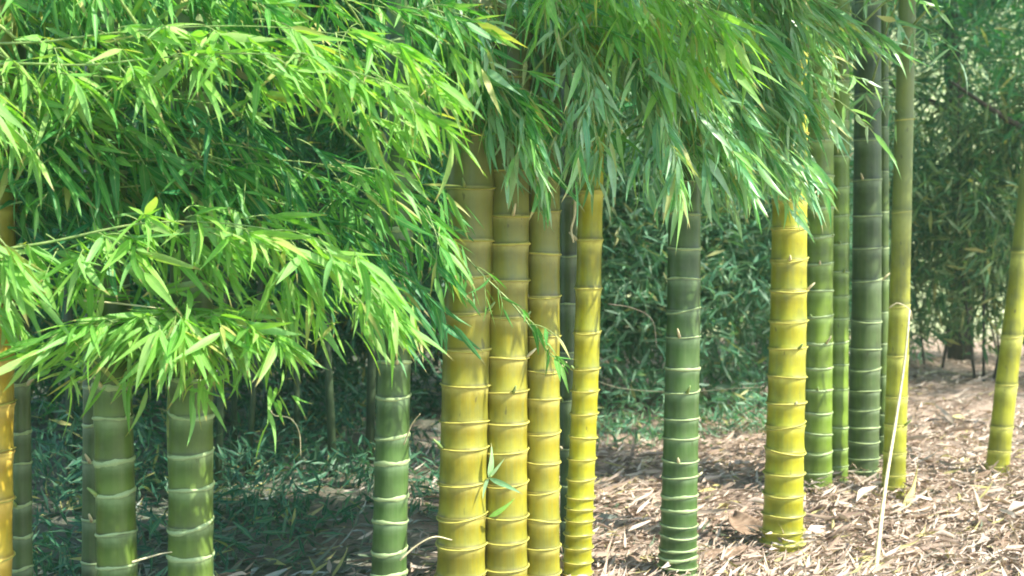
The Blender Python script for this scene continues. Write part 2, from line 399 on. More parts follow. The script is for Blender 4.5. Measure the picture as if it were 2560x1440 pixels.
# ------------------------------------------------------------------ thick culms
CG = 'thick bamboo culms standing in the grove'
SEG = 28
def ring_mesh(mat, ph=0.):
    V = []; F = []; prof = [(1.0, -.10), (1.035, -.06), (1.055, 0), (1.035, .05), (1.0, .09)]
    for k in range(SEG):
        a = 2*math.pi*k/SEG; irr = 1+.006*math.sin(3*a)+.004*math.sin(5*a+1)
        th = .6+.3*math.sin(a*2+ph)*math.sin(a*3+2*ph)+.1*math.sin(13*a+ph)
        for r, z in prof: V.append((r*irr*math.cos(a), r*irr*math.sin(a), z*max(.25, th)*1.3+.03*math.sin(2*a+ph)+.015*math.sin(a*3+.5+ph)))
    n = len(prof)
    for k in range(SEG):
        k2 = (k+1) % SEG
        for i in range(n-1): F.append((k*n+i, k2*n+i, k2*n+i+1, k*n+i+1))
    return mesh_from('node_ring', V, F, mat)
RM = {m.name: [ring_mesh(m, p_) for p_ in (0, 1.1, 2.3, 3.7, 5.2)] for m in (RINGW, RINGY)}

def culm(label, d, axis, width, nodes, mat, ring, top=6.5, base=None, bulge=.03, ringh=.05, up_gap=.26, tilt=.08, taper=.28, group=CG):
    """axis: list of (px, py) centre-line pixels top to bottom; width in px at the lowest one; nodes: rows of the node rings"""
    axis = sorted(axis, key=lambda a: a[1])
    rows = np.array([a[1] for a in axis], float); cols = np.array([a[0] for a in axis], float)
    zs = CAMH-(rows-HZ)*d/FPX; xs = (cols-1280)*d/FPX
    o = np.argsort(zs); zs = zs[o]; xs = xs[o]
    sl_top = (xs[-1]-xs[-2])/(zs[-1]-zs[-2]) if len(zs) > 1 else 0
    sl_bot = (xs[1]-xs[0])/(zs[1]-zs[0]) if len(zs) > 1 else 0
    def X(z):
        if z > zs[-1]: return xs[-1]+sl_top*(z-zs[-1])*.9
        if z < zs[0]: return xs[0]+sl_bot*(z-zs[0])*.6
        return float(np.interp(z, zs, xs))
    r0 = width*d/FPX/2
    g = float(gh(X(0), d)) - .04
    nz = sorted(CAMH-(n-HZ)*d/FPX for n in nodes); nz = [z for z in nz if z > g+.05]
    # carry on below and above with the spacing found at the ends
    gap = nz[1]-nz[0] if len(nz) > 1 else .1
    z = nz[0]-gap*.9
    while z > g+.03: nz.insert(0, z); gap = max(.035, gap*.85); z = nz[0]-gap
    z = nz[-1]; gap = max(.14, nz[-1]-nz[-2])
    while z+gap < top: z += gap; nz.append(z); gap = min(up_gap, gap*1.12)
    lev = [g]; wax = [0]; inter = [.5]; rr = [1.0]; dark = [1]
    allz = [g]+nz+[top]
    for i in range(len(allz)-1):
        a, b = allz[i], allz[i+1]; h = b-a
        for u in (.03, .09, .2, .4, .6, .75, .84, .91, .97):
            lev.append(a+h*u); inter.append(u); dark.append({.03: 1, .09: .25, .97: .6}.get(u, 0)); wax.append(max(0, 1-(1-u)/.30) if u > .5 else 0)
            rr.append(1 - bulge*.55*math.sin(math.pi*u)**.7 + (bulge*.4 if u in (.03, .97) else 0))
        lev.append(b); dark.append(.3); inter.append(.97); wax.append(1); rr.append(1+bulge*.6)
    V = []; F = []; W = []; I = []; D_ = []
    base_z = g; bx = X(g)
    for z, w_, n_, q, dk_ in zip(lev, wax, inter, rr, dark):
        t = (z-g)/(top-g); r = r0*(1-taper*t)*q*(1+.11*math.exp(-(z-g)/.14))
        cx = X(z)-bx; cy = .01*math.sin(z*1.3+width)
        for k in range(SEG):
            a = 2*math.pi*k/SEG; V.append((cx+r*math.cos(a), cy+r*math.sin(a), z-g)); W.append(w_); I.append(n_); D_.append(dk_)
    for i in range(len(lev)-1):
        for k in range(SEG):
            k2 = (k+1) % SEG; F.append((i*SEG+k, i*SEG+k2, (i+1)*SEG+k2, (i+1)*SEG+k))
    t = thing('bamboo_culm', label, 'bamboo', (bx, d, g), group)
    st = link('stem', mesh_from('stem', V, F, mat, attrs={'wax': W, 'inter': I, 'dark': D_}), t)
    for iz, z in enumerate(nz):
        if z > 3.2: continue
        tf = min(1, min([abs(z-q) for q in nz if q != z])/.13)**1.5
        r = r0*(1-taper*(z-g)/(top-g))*(1+bulge*.6)*(1+.11*math.exp(-(z-g)/.14))
        n = link('node_ring', random.choice(RM[ring.name]), st)
        n.location = (X(z)-bx, .01*math.sin(z*1.3+width), z-g)
        n.rotation_euler = Matrix.Rotation(random.gauss(-tilt*.6, tilt)*tf, 3, 'Y').to_euler()
        n.rotation_euler.rotate_axis('X', random.gauss(.04, tilt*.6)*tf); n.rotation_euler.rotate_axis('Z', random.uniform(0, 6.28))
        n.scale = (r, r, ringh*(.62 if ring is RINGY else .85)*random.uniform(.65, 1.3))
        if random.random() < .3 and z > .35:             # bud or broken branch stub on the node
            a = random.uniform(-2.9, -.2); L_ = random.uniform(.012, .05); u_ = Vector((math.cos(a), math.sin(a), .9))
            v, f = tube([Vector((0, 0, 0)), u_*L_*.5, u_*L_], [.007, .006, .003], 6)
            sb = link('branch_stub', mesh_from('branch_stub', v, f, STRAW if random.random() < .5 else TWIG), st)
            sb.location = (X(z)-bx+math.cos(a)*r*.96, .01*math.sin(z*1.3+width)+math.sin(a)*r*.96, z-g)
    if d > 4.4:                                          # stilt roots gripping the soil
        rt = []
        for k in range(15):
            a = 6.283*k/15+random.uniform(-.2, .2); e = Vector((math.cos(a), math.sin(a), 0)); L_ = random.uniform(.02, .05)
            rt.append(tube([e*r0*.95+Vector((0, 0, random.uniform(.06, .10))), e*(r0+L_*.7)+Vector((0, 0, .045)), e*(r0+L_*1.3)+Vector((0, 0, -.01))], [.006, .005, .003], 5))
        v, f = join(rt); link('roots', mesh_from('roots', v, f, STICK), t)
    return t, X, r0, g, nz

CULMS = []
def add(*a, **k): c = culm(*a, **k); CULMS.append(c); return c
# left group
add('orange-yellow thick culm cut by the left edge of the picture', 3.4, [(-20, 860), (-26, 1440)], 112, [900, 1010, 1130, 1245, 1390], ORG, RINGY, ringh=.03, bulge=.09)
add('thin dark culm right beside the orange-yellow one at the left edge', 3.6, [(48, 880), (52, 1440)], 52, [960, 1080, 1157, 1260, 1340, 1420], DGR, RINGW, ringh=.10)
add('dark culm half hidden behind the olive culm under the lowest leaf spray', 3.9, [(238, 1000), (238, 1440)], 62, [1060, 1150, 1295, 1400], DGR, RINGW, ringh=.09)
add('olive green culm below the left half of the lowest leaf spray', 3.45, [(285, 1000), (297, 1440)], 98, [960, 1040, 1145, 1230, 1327, 1407], GRN2, RINGW, ringh=.10, tilt=.12)
add('wide green culm below the right half of the lowest leaf spray', 3.45, [(478, 1000), (478, 1440)], 112, [945, 1035, 1130, 1215, 1310, 1385], GRN2, RINGW, ringh=.10, tilt=.14)
add('dark green culm with white rings between dark undergrowth and the yellow trio', 3.9, [(985, 900), (972, 1440)], 88, [905, 990, 1090, 1152, 1240, 1300, 1375, 1430], GRN, RINGW, ringh=.10, tilt=.12)
# yellow trio and neighbours
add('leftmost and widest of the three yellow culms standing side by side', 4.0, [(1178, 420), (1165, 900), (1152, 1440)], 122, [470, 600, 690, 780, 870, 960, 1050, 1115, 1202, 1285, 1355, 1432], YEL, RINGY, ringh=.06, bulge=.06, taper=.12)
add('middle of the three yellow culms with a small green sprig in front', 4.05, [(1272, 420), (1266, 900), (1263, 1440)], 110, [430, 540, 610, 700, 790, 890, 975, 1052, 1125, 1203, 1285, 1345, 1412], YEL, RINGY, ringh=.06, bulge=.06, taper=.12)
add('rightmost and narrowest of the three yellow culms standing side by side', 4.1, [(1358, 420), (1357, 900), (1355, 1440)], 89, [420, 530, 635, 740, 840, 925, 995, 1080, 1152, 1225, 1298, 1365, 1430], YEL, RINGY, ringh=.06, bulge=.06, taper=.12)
add('dark green culm in the gap between yellow trio and thin bright yellow culm', 4.6, [(1422, 420), (1425, 1440)], 50, [490, 640, 760, 880, 1000, 1120, 1210, 1300, 1380], DGR, RINGW, ringh=.05)
add('thin bright yellow culm with tight ribbed rings near its foot', 4.2, [(1478, 440), (1466, 900), (1442, 1440)], 72, [600, 720, 830, 920, 975, 1032, 1090, 1145, 1195, 1240, 1268, 1297, 1332, 1365, 1400, 1430], YEL2, RINGY, ringh=.05, bulge=.10, taper=.5)
# centre right
add('single dark green culm with many close white rings standing alone', 4.5, [(1712, 420), (1708, 800), (1693, 1440)], 92, [455, 535, 622, 697, 774, 840, 918, 977, 1043, 1090, 1147, 1187, 1234, 1268, 1308, 1334, 1367, 1388, 1411, 1428], GRN, RINGW, ringh=.075, tilt=.10, taper=.5)
add('bright yellow culm with raised rings on the right, in front of green culms', 4.95, [(1976, 480), (1972, 800), (1955, 1360)], 100, [500, 570, 650, 725, 802, 869, 939, 1005, 1062, 1124, 1180, 1232, 1282, 1322, 1352], YEL2, RINGY, ringh=.07, bulge=.07, taper=.5)
add('green culm with pale rings directly right of the bright yellow ringed culm', 5.95, [(2050, 480), (2042, 1235)], 72, [590, 660, 725, 791, 857, 918, 972, 1029, 1081, 1128, 1178, 1213], GRN3, RINGW, ringh=.085, taper=.4)
add('fresh light green culm right of the green pale-ringed culm', 6.1, [(2098, 480), (2090, 1225)], 54, [540, 610, 680, 740, 795, 855, 910, 970, 1065, 1120, 1162, 1200], GRN3, RINGW, ringh=.05, taper=.4)
add('dark shaded culm with dim rings between light green and yellow-green culms', 6.2, [(2168, 300), (2165, 800), (2155, 1225)], 78, [620, 700, 800, 870, 922, 975, 1020, 1065, 1102, 1142, 1172], DGR, RINGW, ringh=.06, taper=.45)
add('very thin shaded culm squeezed behind the yellow-green culm', 6.4, [(2208, 300), (2206, 1215)], 28, [700, 780, 860, 940, 1035, 1090, 1140, 1175], GRN2, RINGW, ringh=.05)
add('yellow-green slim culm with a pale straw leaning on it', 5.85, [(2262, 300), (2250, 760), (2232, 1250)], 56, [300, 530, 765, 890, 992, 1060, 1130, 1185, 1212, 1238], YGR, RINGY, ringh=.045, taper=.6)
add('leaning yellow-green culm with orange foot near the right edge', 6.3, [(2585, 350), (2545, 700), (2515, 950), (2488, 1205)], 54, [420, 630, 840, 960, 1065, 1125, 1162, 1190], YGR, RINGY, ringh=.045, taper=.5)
add('dark tall culm behind the slim yellow-green one, shaded at the top', 7.4, [(2160, 150), (2190, 1000)], 60, [250, 400, 550, 700, 850, 950], DGR, RINGW, ringh=.05)

# canopies high above the culms (they give the grove its shade)
for i, (t, X, r0, g, nz) in enumerate(CULMS):
    x0, y0 = t.location.x, t.location.y
    ncl = 110
    p, dd, s = clustered(ncl, 9, (X(4.6)-x0, 0, 4.9), (.95, .95, 1.7), .17, .12, .6)
    stuff_leaves('shade_canopy', p, dd, s, MIDG, t)

p, dd, s = clustered(190, 9, (.95-CULMS[10][0].location.x, 3.45-4.2, 2.85), (.50, .35, .45), .17, .12, .6)  # unseen leaf mass added to keep sun off the upper yellow trio
stuff_leaves('shade_canopy', p, dd, s, MIDG, CULMS[10][0])
for ci, c, rr_, nn in ((17, (1.15, -.6, 3.7), (.7, .5, .8), 240), (15, (.95, -.5, 3.4), (.6, .5, .6), 240), (11, (.95, -.5, 2.85), (.35, .3, .4), 120)):  # further unseen leaf masses, added to shade the upper culms on the right
    p, dd, s = clustered(nn, 9, c, rr_, .17, .12, .6); stuff_leaves('shade_canopy', p, dd, s, MIDG, CULMS[ci][0])
# a few leafy branches on the culms inside the picture
def culm_branches(i, zs, mat, nleaf=7, length=.3, leaf=.15):
    t, X, r0, g, nz = CULMS[i]
    for z0 in zs:
        z = min(nz, key=lambda q: abs(q-z0)); a = random.uniform(-2.6, -.5)
        d = Vector((math.cos(a), math.sin(a), random.uniform(0, .5)))
        org = Vector((X(z)-t.location.x, 0, z-g)); bp = [org+d*r0*.6, org+d*.18+Vector((0, 0, .08)), org+d*.42+Vector((0, 0, .22)), org+d*.75+Vector((0, 0, .3))]
        v, f = tube(spline(bp, 10), [.0065*(1-.07*j) for j in range(10)], 6); link('branch', mesh_from('branch', v, f, TWIG), t)
        add_branchlet(t, bp[2], d, length*.8, mat, 6, leaf, .6); add_branchlet(t, bp[3], d, length*.6, mat, 6, leaf, .6)
        for k in range(3):
            dk = d + Vector((random.gauss(0, .35), random.gauss(0, .3), random.gauss(0, .25)))
            add_branchlet(t, Vector((X(z)-t.location.x, 0, z-g))+d*r0*.8, dk, length*random.uniform(.7, 1.3), mat, nleaf, leaf, .6, rad=.003)
for i, zz in ((3, (1.6, 1.9, 2.2)), (4, (1.7, 2.1)), (5, (1.55, 1.9, 2.2)), (6, (1.75, 2.0, 2.2)), (7, (1.9, 2.15)), (8, (1.85, 2.1)), (10, (1.75, 2.05)), (11, (1.75, 1.95, 2.2)), (12, (2.0, 2.3)), (15, (2.2, 2.6)), (17, (2.3, 2.7))):
    culm_branches(i, zz, MIDG if i < 12 else PALE)

# ------------------------------------------------------------------ arching canes with the leaf sprays
def L3(*pts): return [P(*p) for p in pts]
# top left: long bright spray
arching_cane('long bright lime leaf spray sweeping across the top left of the grove', (-2.3, 3.5), [(-2.25, 3.5, 1.2)],
    L3((-250, 190, 3.3), (150, 100, 3.2), (560, 65, 3.15), (880, 95, 3.1), (1090, 200, 3.05)), LIME, 42, 7, .155, (.07, .15), fwd=.6, down=.6, extra=250)
arching_cane('lower of the two bright sprays at the top left, hanging under the long one', (-2.15, 3.3), [(-2.1, 3.3, 1.2)],
    L3((-150, 220, 3.2), (250, 160, 3.1), (650, 135, 3.05), (950, 200, 3.0), (1060, 270, 3.0)), LIME, 34, 7, .15, (.06, .14), fwd=.5, down=.7, extra=150)
arching_cane('lime spray along the very top edge above the long bright spray', (-2.4, 3.9), [(-2.3, 3.9, 1.5)],
    L3((-200, -20, 3.5), (300, -60, 3.4), (750, -20, 3.4), (1150, 60, 3.35)), LIME, 34, 7, .15, (.10, .22), fwd=.6, down=.7, mats=[LIME, MIDG], extra=300)
# middle left
arching_cane('bright lime leaf spray in the middle left with pointed tip over the dark culm', (-2.0, 3.4), [(-1.95, 3.4, 1.0)],
    L3((-120, 670, 3.1), (150, 600, 3.1), (400, 555, 3.1), (680, 575, 3.1), (860, 655, 3.05), (985, 790, 3.0)), LIME, 42, 7, .155, (.06, .15), fwd=.6, down=.6, extra=250)
arching_cane('dim green spray between the top and middle lime sprays', (-2.1, 4.1), [(-2.0, 4.1, 1.4)],
    L3((150, 430, 3.4), (450, 400, 3.35), (800, 410, 3.35), (1000, 490, 3.4), (1110, 600, 3.35)), MIDG, 34, 6, .15, (.12, .24), fwd=.6, down=.7, extra=250)
arching_cane('shaded spray of drooping leaves at far left behind the bright ones', (-2.3, 4.4), [(-2.2, 4.4, 1.6)],
    L3((-150, 400, 3.35), (100, 330, 3.3), (350, 340, 3.3), (560, 400, 3.3)), MIDG, 26, 6, .15, (.12, .24), fwd=.5, down=.9, extra=300)
arching_cane('dim spray hanging just below the top left lime sprays over the culm heads', (-2.3, 4.1), [(-2.2, 4.1, 1.4)],
    L3((-100, 300, 3.35), (180, 270, 3.32), (480, 250, 3.3), (700, 330, 3.3)), DARK, 22, 7, .15, (.08, .18), fwd=.5, down=.8, extra=100)
arching_cane('green spray at the top left corner hiding the culm heads', (-2.3, 4.0), [(-2.2, 4.0, 1.5)],
    L3((-100, -60, 3.32), (180, -80, 3.3), (420, -70, 3.3), (650, -20, 3.3)), MIDG, 30, 7, .16, (.10, .2), fwd=.5, down=.9, extra=250)
arching_cane('shaded spray filling the gap behind the tip of the middle lime spray', (-2.2, 4.0), [(-2.1, 4.0, 1.2)],
    L3((-100, 560, 3.4), (200, 480, 3.38), (560, 470, 3.38), (850, 580, 3.45), (1000, 690, 3.5)), DARK, 34, 7, .15, (.12, .24), fwd=.6, down=.7, extra=500)
arching_cane('short lime spray at the far left edge in front of the orange-yellow culm', (-1.9, 3.0), [(-1.8, 3.0, .9)],
    L3((-330, 600, 3.0), (-150, 560, 3.0), (-60, 600, 3.0), (0, 680, 3.0)), LIME, 16, 7, .15, (.06, .14), fwd=.5, down=.6)
arching_cane('hanging lime tuft at the far left edge just under the top sprays', (-1.95, 3.0), [(-1.85, 3.0, .9)],
    L3((-350, 180, 3.0), (-150, 160, 3.0), (-60, 220, 3.0), (0, 330, 3.0)), LIME, 18, 7, .15, (.06, .14), fwd=.5, down=.6)
# lowest spray: a fan
base_c = P(475, 700, 3.85)
arching_cane('right half of the lowest lime spray, fanning out over the two left culms', (base_c.x, 3.8), [(base_c.x-.02, 3.78, .7)],
    L3((455, 780, 3.4), (480, 790, 3.2), (600, 800, 3.1), (690, 840, 3.05)), LIME, 28, 7, .14, (.04, .09), fwd=.6, down=.45, jit=.02, extra=150)
arching_cane('left half of the lowest lime spray, leaves pointing down to the left', (base_c.x-.03, 3.85), [(base_c.x-.06, 3.8, .7)],
    L3((440, 785, 3.4), (400, 790, 3.2), (260, 810, 3.1), (120, 850, 3.05)), LIME, 28, 7, .14, (.04, .09), fwd=.6, down=.45, jit=.02, extra=150)
arching_cane('tuft of long lime leaves hanging from the centre of the lowest spray', (base_c.x+.03, 3.9), [(base_c.x+.01, 3.84, .7)],
    L3((450, 780, 3.4), (440, 790, 3.15), (435, 820, 3.0)), LIME, 12, 7, .18, (.04, .08), fwd=.5, down=.9, jit=.02)
# centre top: hanging, dimmer
rx = P(1310, 640, 4.4)
for lab, pts, mt, nb in (
    ('dim hanging spray at the top centre over the yellow trio', ((1050, -120, 3.9), (1180, 20, 3.8), (1260, 180, 3.7), (1310, 320, 3.65)), PALE, 22),
    ('dim spray hiding the heads of the yellow trio', ((1000, -150, 3.75), (1120, 60, 3.7), (1200, 160, 3.7), (1330, 240, 3.65)), MIDG, 30),
    ('pale hanging spray right of the yellow trio over the thin yellow culm', ((1300, -150, 3.9), (1400, 0, 3.8), (1470, 180, 3.75), (1490, 360, 3.7)), PALE, 24),
    ('pale spray hanging left of the single dark green culm top', ((1400, -150, 4.0), (1560, -10, 3.9), (1640, 180, 3.85), (1670, 400, 3.8)), PALE, 26),
    ('bright yellowish green spray at the top edge right of the centre', ((1400, -160, 3.7), (1560, -60, 3.6), (1700, 0, 3.6), (1800, 90, 3.6)), LIME, 20),
):
    arching_cane(lab, (rx.x+random.uniform(-.06, .06), 4.4), [(rx.x, 4.4, 1.3), (rx.x+.02, 4.35, 2.3)], L3(*pts), mt, nb, 6, .16, (.12, .26), fwd=.7, down=.8, extra=200)
# right sprays
rx = P(1360, 640, 4.5)
for lab, pts, mt, nb in (
    ('long pale spray running diagonally down to the bright yellow ringed culm', ((1400, -100, 4.2), (1600, 40, 4.1), (1780, 180, 4.1), (1900, 320, 4.1), (1990, 410, 4.1)), PALE, 42),
    ('pale spray covering the upper part of the bright yellow ringed culm', ((1640, -180, 4.3), (1800, -20, 4.3), (1900, 130, 4.3), (1960, 260, 4.3), (2000, 360, 4.3)), PALE, 40),
    ('green spray hiding the very top of the bright yellow ringed culm', ((1700, -220, 4.35), (1860, -120, 4.35), (1955, -20, 4.35), (1985, 150, 4.35)), PALE, 34),
    ('pale spray hanging above the gap between dark green and bright yellow culms', ((1500, -60, 4.0), (1640, 90, 4.0), (1740, 240, 4.0), (1840, 380, 4.0)), PALE, 30),
    ('silvery green spray with its tip beside the dark shaded culm', ((1500, -160, 4.3), (1750, -20, 4.25), (1890, 110, 4.2), (2010, 230, 4.2)), PALE, 38),
    ('bluish green spray at the top right with its tip near the yellow-green culm', ((1600, -200, 4.4), (1850, -80, 4.4), (2010, -10, 4.4), (2120, 50, 4.4)), PALE, 34),
):
    arching_cane(lab, (rx.x+random.uniform(-.06, .06), 4.5), [(rx.x, 4.5, 1.3), (rx.x+.02, 4.45, 2.5)], L3(*pts), mt, nb, 7, .16, (.12, .26), fwd=1.5, down=.45, sidey=.5, extra=300)
# thin twig in front of the yellow trio
tw = thing('leafy_twig', 'thin dark twig with a few dull green leaves crossing the yellow trio', 'twig', P(1060, 520, 3.7))
path = L3((1060, 520, 3.7), (1130, 600, 3.68), (1200, 680, 3.7), (1290, 770, 3.7), (1370, 880, 3.7))
sp_ = spline(path, 30); b0 = tw.location.copy()
v, f = tube([q-b0 for q in sp_], .0028, 5); link('stalk', mesh_from('stalk', v, f, TWIG), tw)
for k in (3, 6, 9, 12, 14, 17, 19, 22, 24, 26, 28, 29):
    add_branchlet(tw, sp_[k]-b0, Vector((random.uniform(.0, .9), random.uniform(-.4, .1), random.uniform(-.9, .1))), random.uniform(.04, .10), MIDG, 3, .12, .5)
sg = thing('leafy_sprig', 'small fresh sprig of three leaves in front of the middle yellow culm', 'sprig', P(1222, 1195, 3.93))
v, f = tube([(0, .04, 0), (0, 0, 0), (.01, -.01, .01)], .003, 5); link('stalk', mesh_from('stalk', v, f, TWIG), sg)
for dx, dz, ln in ((.02, .1, .13), (.10, -.035, .14), (-.03, -.05, .08), (.06, .08, .10)):
    l = link('leaf', leaf_mesh(PALE), sg); l.matrix_basis = frame(Vector((dx, -.02, dz)), .5, Vector((0, -1, .3))).to_4x4() @ Matrix.Diagonal((ln, ln*1.4, ln, 1))
l0 = thing('fallen_leaf', 'single pale green leaf caught on the middle yellow culm below the sprig', 'leaf', P(1222, 1292, 3.93))
l = link('blade', leaf_mesh(LIME), l0); l.matrix_basis = frame(Vector((.115, -.01, .05)), .4, Vector((0, -1, .3))).to_4x4() @ Matrix.Diagonal((.12, .16, .12, 1))

# ------------------------------------------------------------------ background clumps
def clump(label, px, d, n_c, w_, z0, z1, ncl, mat, leaf=.16, per=8, seed=0, cm=None, depth=1.0, group='shaded bamboo clumps behind the culms'):
    x = (px-1280)*d/FPX
    t = thing('bamboo_clump', label, 'bamboo clump', (x, d, float(gh(x, d))), group)
    for k in range(n_c):
        rs = random.uniform(.018, .034); a = random.uniform(-w_*.7, w_*.7); b = random.uniform(depth*.3, depth*.9); tp = Vector((a*1.5+random.uniform(-.3, .3), b, z1+1))
        pts = spline([(a, b, -.05), (a*1.15, b, z1*.5), tp], 9)
        v, f = tube(pts, [(.35 if z0 > 1.5 else .5 if z1 < 3.3 else 1)*rs*(1-.05*j) for j in range(9)], 8); link('stem', mesh_from('stem', v, f, cm or BGC), t)
    p, dd, s = clustered(ncl, per, (0, 0, (z0+z1)/2), (w_, depth, (z1-z0)/2), leaf, .14, .6, .15)
    stuff_leaves('foliage', p, dd, s, mat, t, TLOW)
    return t
BGC = simple_mat('shaded_stem', (.035, .07, .03), (.09, .13, .06), 10, .5)
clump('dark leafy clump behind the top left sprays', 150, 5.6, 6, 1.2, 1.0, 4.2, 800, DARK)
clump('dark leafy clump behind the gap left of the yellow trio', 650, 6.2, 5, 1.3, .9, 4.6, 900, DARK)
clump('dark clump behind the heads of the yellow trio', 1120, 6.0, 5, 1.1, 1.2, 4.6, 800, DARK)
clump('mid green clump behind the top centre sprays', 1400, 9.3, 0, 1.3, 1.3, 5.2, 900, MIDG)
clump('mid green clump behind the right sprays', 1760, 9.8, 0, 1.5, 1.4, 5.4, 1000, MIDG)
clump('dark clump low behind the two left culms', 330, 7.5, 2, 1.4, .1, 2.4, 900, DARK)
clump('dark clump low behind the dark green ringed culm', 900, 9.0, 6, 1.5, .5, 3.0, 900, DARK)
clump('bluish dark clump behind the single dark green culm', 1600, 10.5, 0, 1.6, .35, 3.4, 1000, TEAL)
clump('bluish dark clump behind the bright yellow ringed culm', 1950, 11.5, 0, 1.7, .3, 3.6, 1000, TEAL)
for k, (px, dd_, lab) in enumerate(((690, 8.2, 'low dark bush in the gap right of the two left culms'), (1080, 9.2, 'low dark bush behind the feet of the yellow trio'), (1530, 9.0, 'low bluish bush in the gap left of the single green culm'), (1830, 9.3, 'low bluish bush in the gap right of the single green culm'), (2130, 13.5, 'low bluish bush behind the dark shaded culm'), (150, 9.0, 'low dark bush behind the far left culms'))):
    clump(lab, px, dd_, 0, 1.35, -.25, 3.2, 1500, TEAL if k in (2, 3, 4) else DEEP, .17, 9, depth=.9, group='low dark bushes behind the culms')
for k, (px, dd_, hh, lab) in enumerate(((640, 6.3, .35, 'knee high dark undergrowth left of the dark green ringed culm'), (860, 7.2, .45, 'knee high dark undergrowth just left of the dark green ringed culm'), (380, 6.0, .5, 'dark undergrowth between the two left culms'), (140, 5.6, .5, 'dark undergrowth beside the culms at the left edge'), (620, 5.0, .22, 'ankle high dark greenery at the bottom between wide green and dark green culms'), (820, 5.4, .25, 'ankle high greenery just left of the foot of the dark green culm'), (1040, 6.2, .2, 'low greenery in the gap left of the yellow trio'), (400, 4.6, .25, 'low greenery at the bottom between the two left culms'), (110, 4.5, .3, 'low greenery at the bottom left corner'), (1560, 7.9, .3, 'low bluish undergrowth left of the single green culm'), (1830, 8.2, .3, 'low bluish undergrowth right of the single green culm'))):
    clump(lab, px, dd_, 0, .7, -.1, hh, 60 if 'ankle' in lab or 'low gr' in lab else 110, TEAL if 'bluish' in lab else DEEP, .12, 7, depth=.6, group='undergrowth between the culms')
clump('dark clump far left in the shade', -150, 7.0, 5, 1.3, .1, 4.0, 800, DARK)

def shrub(label, px, d, w_, z0, z1, ncl, mat, leaf=.17, depth=1.0, per=8, down=.8, name='shrub'):
    x = (px-1280)*d/FPX
    t = thing(name, label, name, (x, d, float(gh(x, d))), 'leafy shrubs in the background')
    parts = []
    for k in range(3):
        a = random.uniform(-1, 1)
        parts.append(tube(spline([(a*.12, 0, -.05), (a*w_*.4, random.uniform(-.2, .2), z1*.45), (a*w_*.9, random.uniform(-.5, .5), z1*.9)], 7), [.016*(1-.12*j) for j in range(7)], 6))
    v, f = join(parts); link('stems', mesh_from('stems', v, f, BARK), t)
    p, dd, s = clustered(ncl, per, (0, 0, (z0+z1)/2), (w_, depth, (z1-z0)/2), leaf, .16, down, .1)
    stuff_leaves('foliage', p, dd, s, mat, t, TLOW)
    return t
shrub('drooping shrub at the right edge with leaves hanging near the ground', 2450, 11.0, 1.1, .32, 3.4, 560, BUSH, .22)
shrub('leafy shrub behind the slim yellow-green culm', 2330, 13.0, 1.0, .35, 3.4, 280, BUSH, .21)
shrub('broad leafy shrub behind the drooping one at the right edge', 2520, 13.6, 1.4, .1, 3.4, 520, BUSH, .21)
shrub('leafy shrub partly outside the right edge', 2680, 11.6, 1.5, .3, 3.6, 800, BUSH, .18)

def tree(label, px, d, h, cr, z0, ncl, mat, rad=.16, leaf=.2):
    x = (px-1280)*d/FPX
    t = thing('tree', label, 'tree', (x, d, float(gh(x, d))), 'trees behind the grove')
    pts = spline([(0, 0, -.1), (.05, 0, h*.3), (-.08, .1, h*.62), (.05, 0, h)], 14)
    v, f = tube(pts, [rad*(1-.055*j) for j in range(14)], 12); link('trunk', mesh_from('trunk', v, f, BARK), t)
    parts = []
    for k in range(9):
        i = random.randint(5, 12); a = random.uniform(0, 6.28); q = Vector(pts[i]); e = Vector((math.cos(a), math.sin(a), .5))*cr*.8
        parts.append(tube(spline([q, q+e*.5+Vector((0, 0, -.1)), q+e], 6), [.05*(1-.15*j) for j in range(6)], 6))
    v, f = join(parts); link('limbs', mesh_from('limbs', v, f, BARK), t)
    p, dd, s = clustered(ncl, 9, (0, 0, (z0+h)/2+.3), (cr, cr, (h-z0)/2+.3), leaf, .2, .5, .1)
    stuff_leaves('crown', p, dd, s, mat, t, TLOW)
tree('dark tree trunk with shaded crown at the top right', 2400, 14.0, 7.0, 2.0, 2.7, 1900, DEEP)
tree('dark tree beyond the right edge of the picture', 2750, 10.5, 6.0, 1.8, 2.2, 700, DARK)
for k, px in enumerate((-500, 100, 600, 1050, 1500, 1900)):
    tree(['tall tree of the wood far behind the left edge', 'tall dark tree behind the left sprays', 'tall dark tree behind the middle left', 'tall dark tree behind the yellow trio', 'tall dark tree behind the single green culm', 'tall dark tree behind the bright yellow culm'][k], px, 14.5+(k % 2)*2, 8.5, 2.7, .8+.3*(k % 3), 1500, TEAL if k > 2 else DARK, .2, .24)
tree('unseen broad tree added outside the right edge to shade the litter behind the culms', 1280+5.3/7.6*FPX, 7.6, 6.0, 1.6, 3.4, 330, MIDG, .12)  # unseen tree, added on the sun side to shade the litter
tree('unseen tall tree added outside the right edge to shade the far litter', 1280+8.4/9.6*FPX, 9.6, 7.0, 2.4, 3.2, 900, MIDG, .16)  # second added tree out of view, blocks sun from the far litter
# wood on the bank, one leafy mass
p, dd, s = clustered(5200, 8, (0, 0, 0), (1, 1, 1), .5, .3, .4, .0)
n = len(p)//8; xx = np.repeat(rng.uniform(-34, 34, n), 8); yy = np.repeat(rng.uniform(27, 42, n), 8)
p = np.stack([xx, yy, gh(xx, yy)+np.repeat(rng.uniform(.2, 7.5, n), 8)], 1)+rng.normal(0, .35, (n*8, 3))
o = stuff_leaves('distant_wood', p, dd, s, BUSH); tag(o, 'far off sunlit wood covering the bank behind the grove', 'wood')

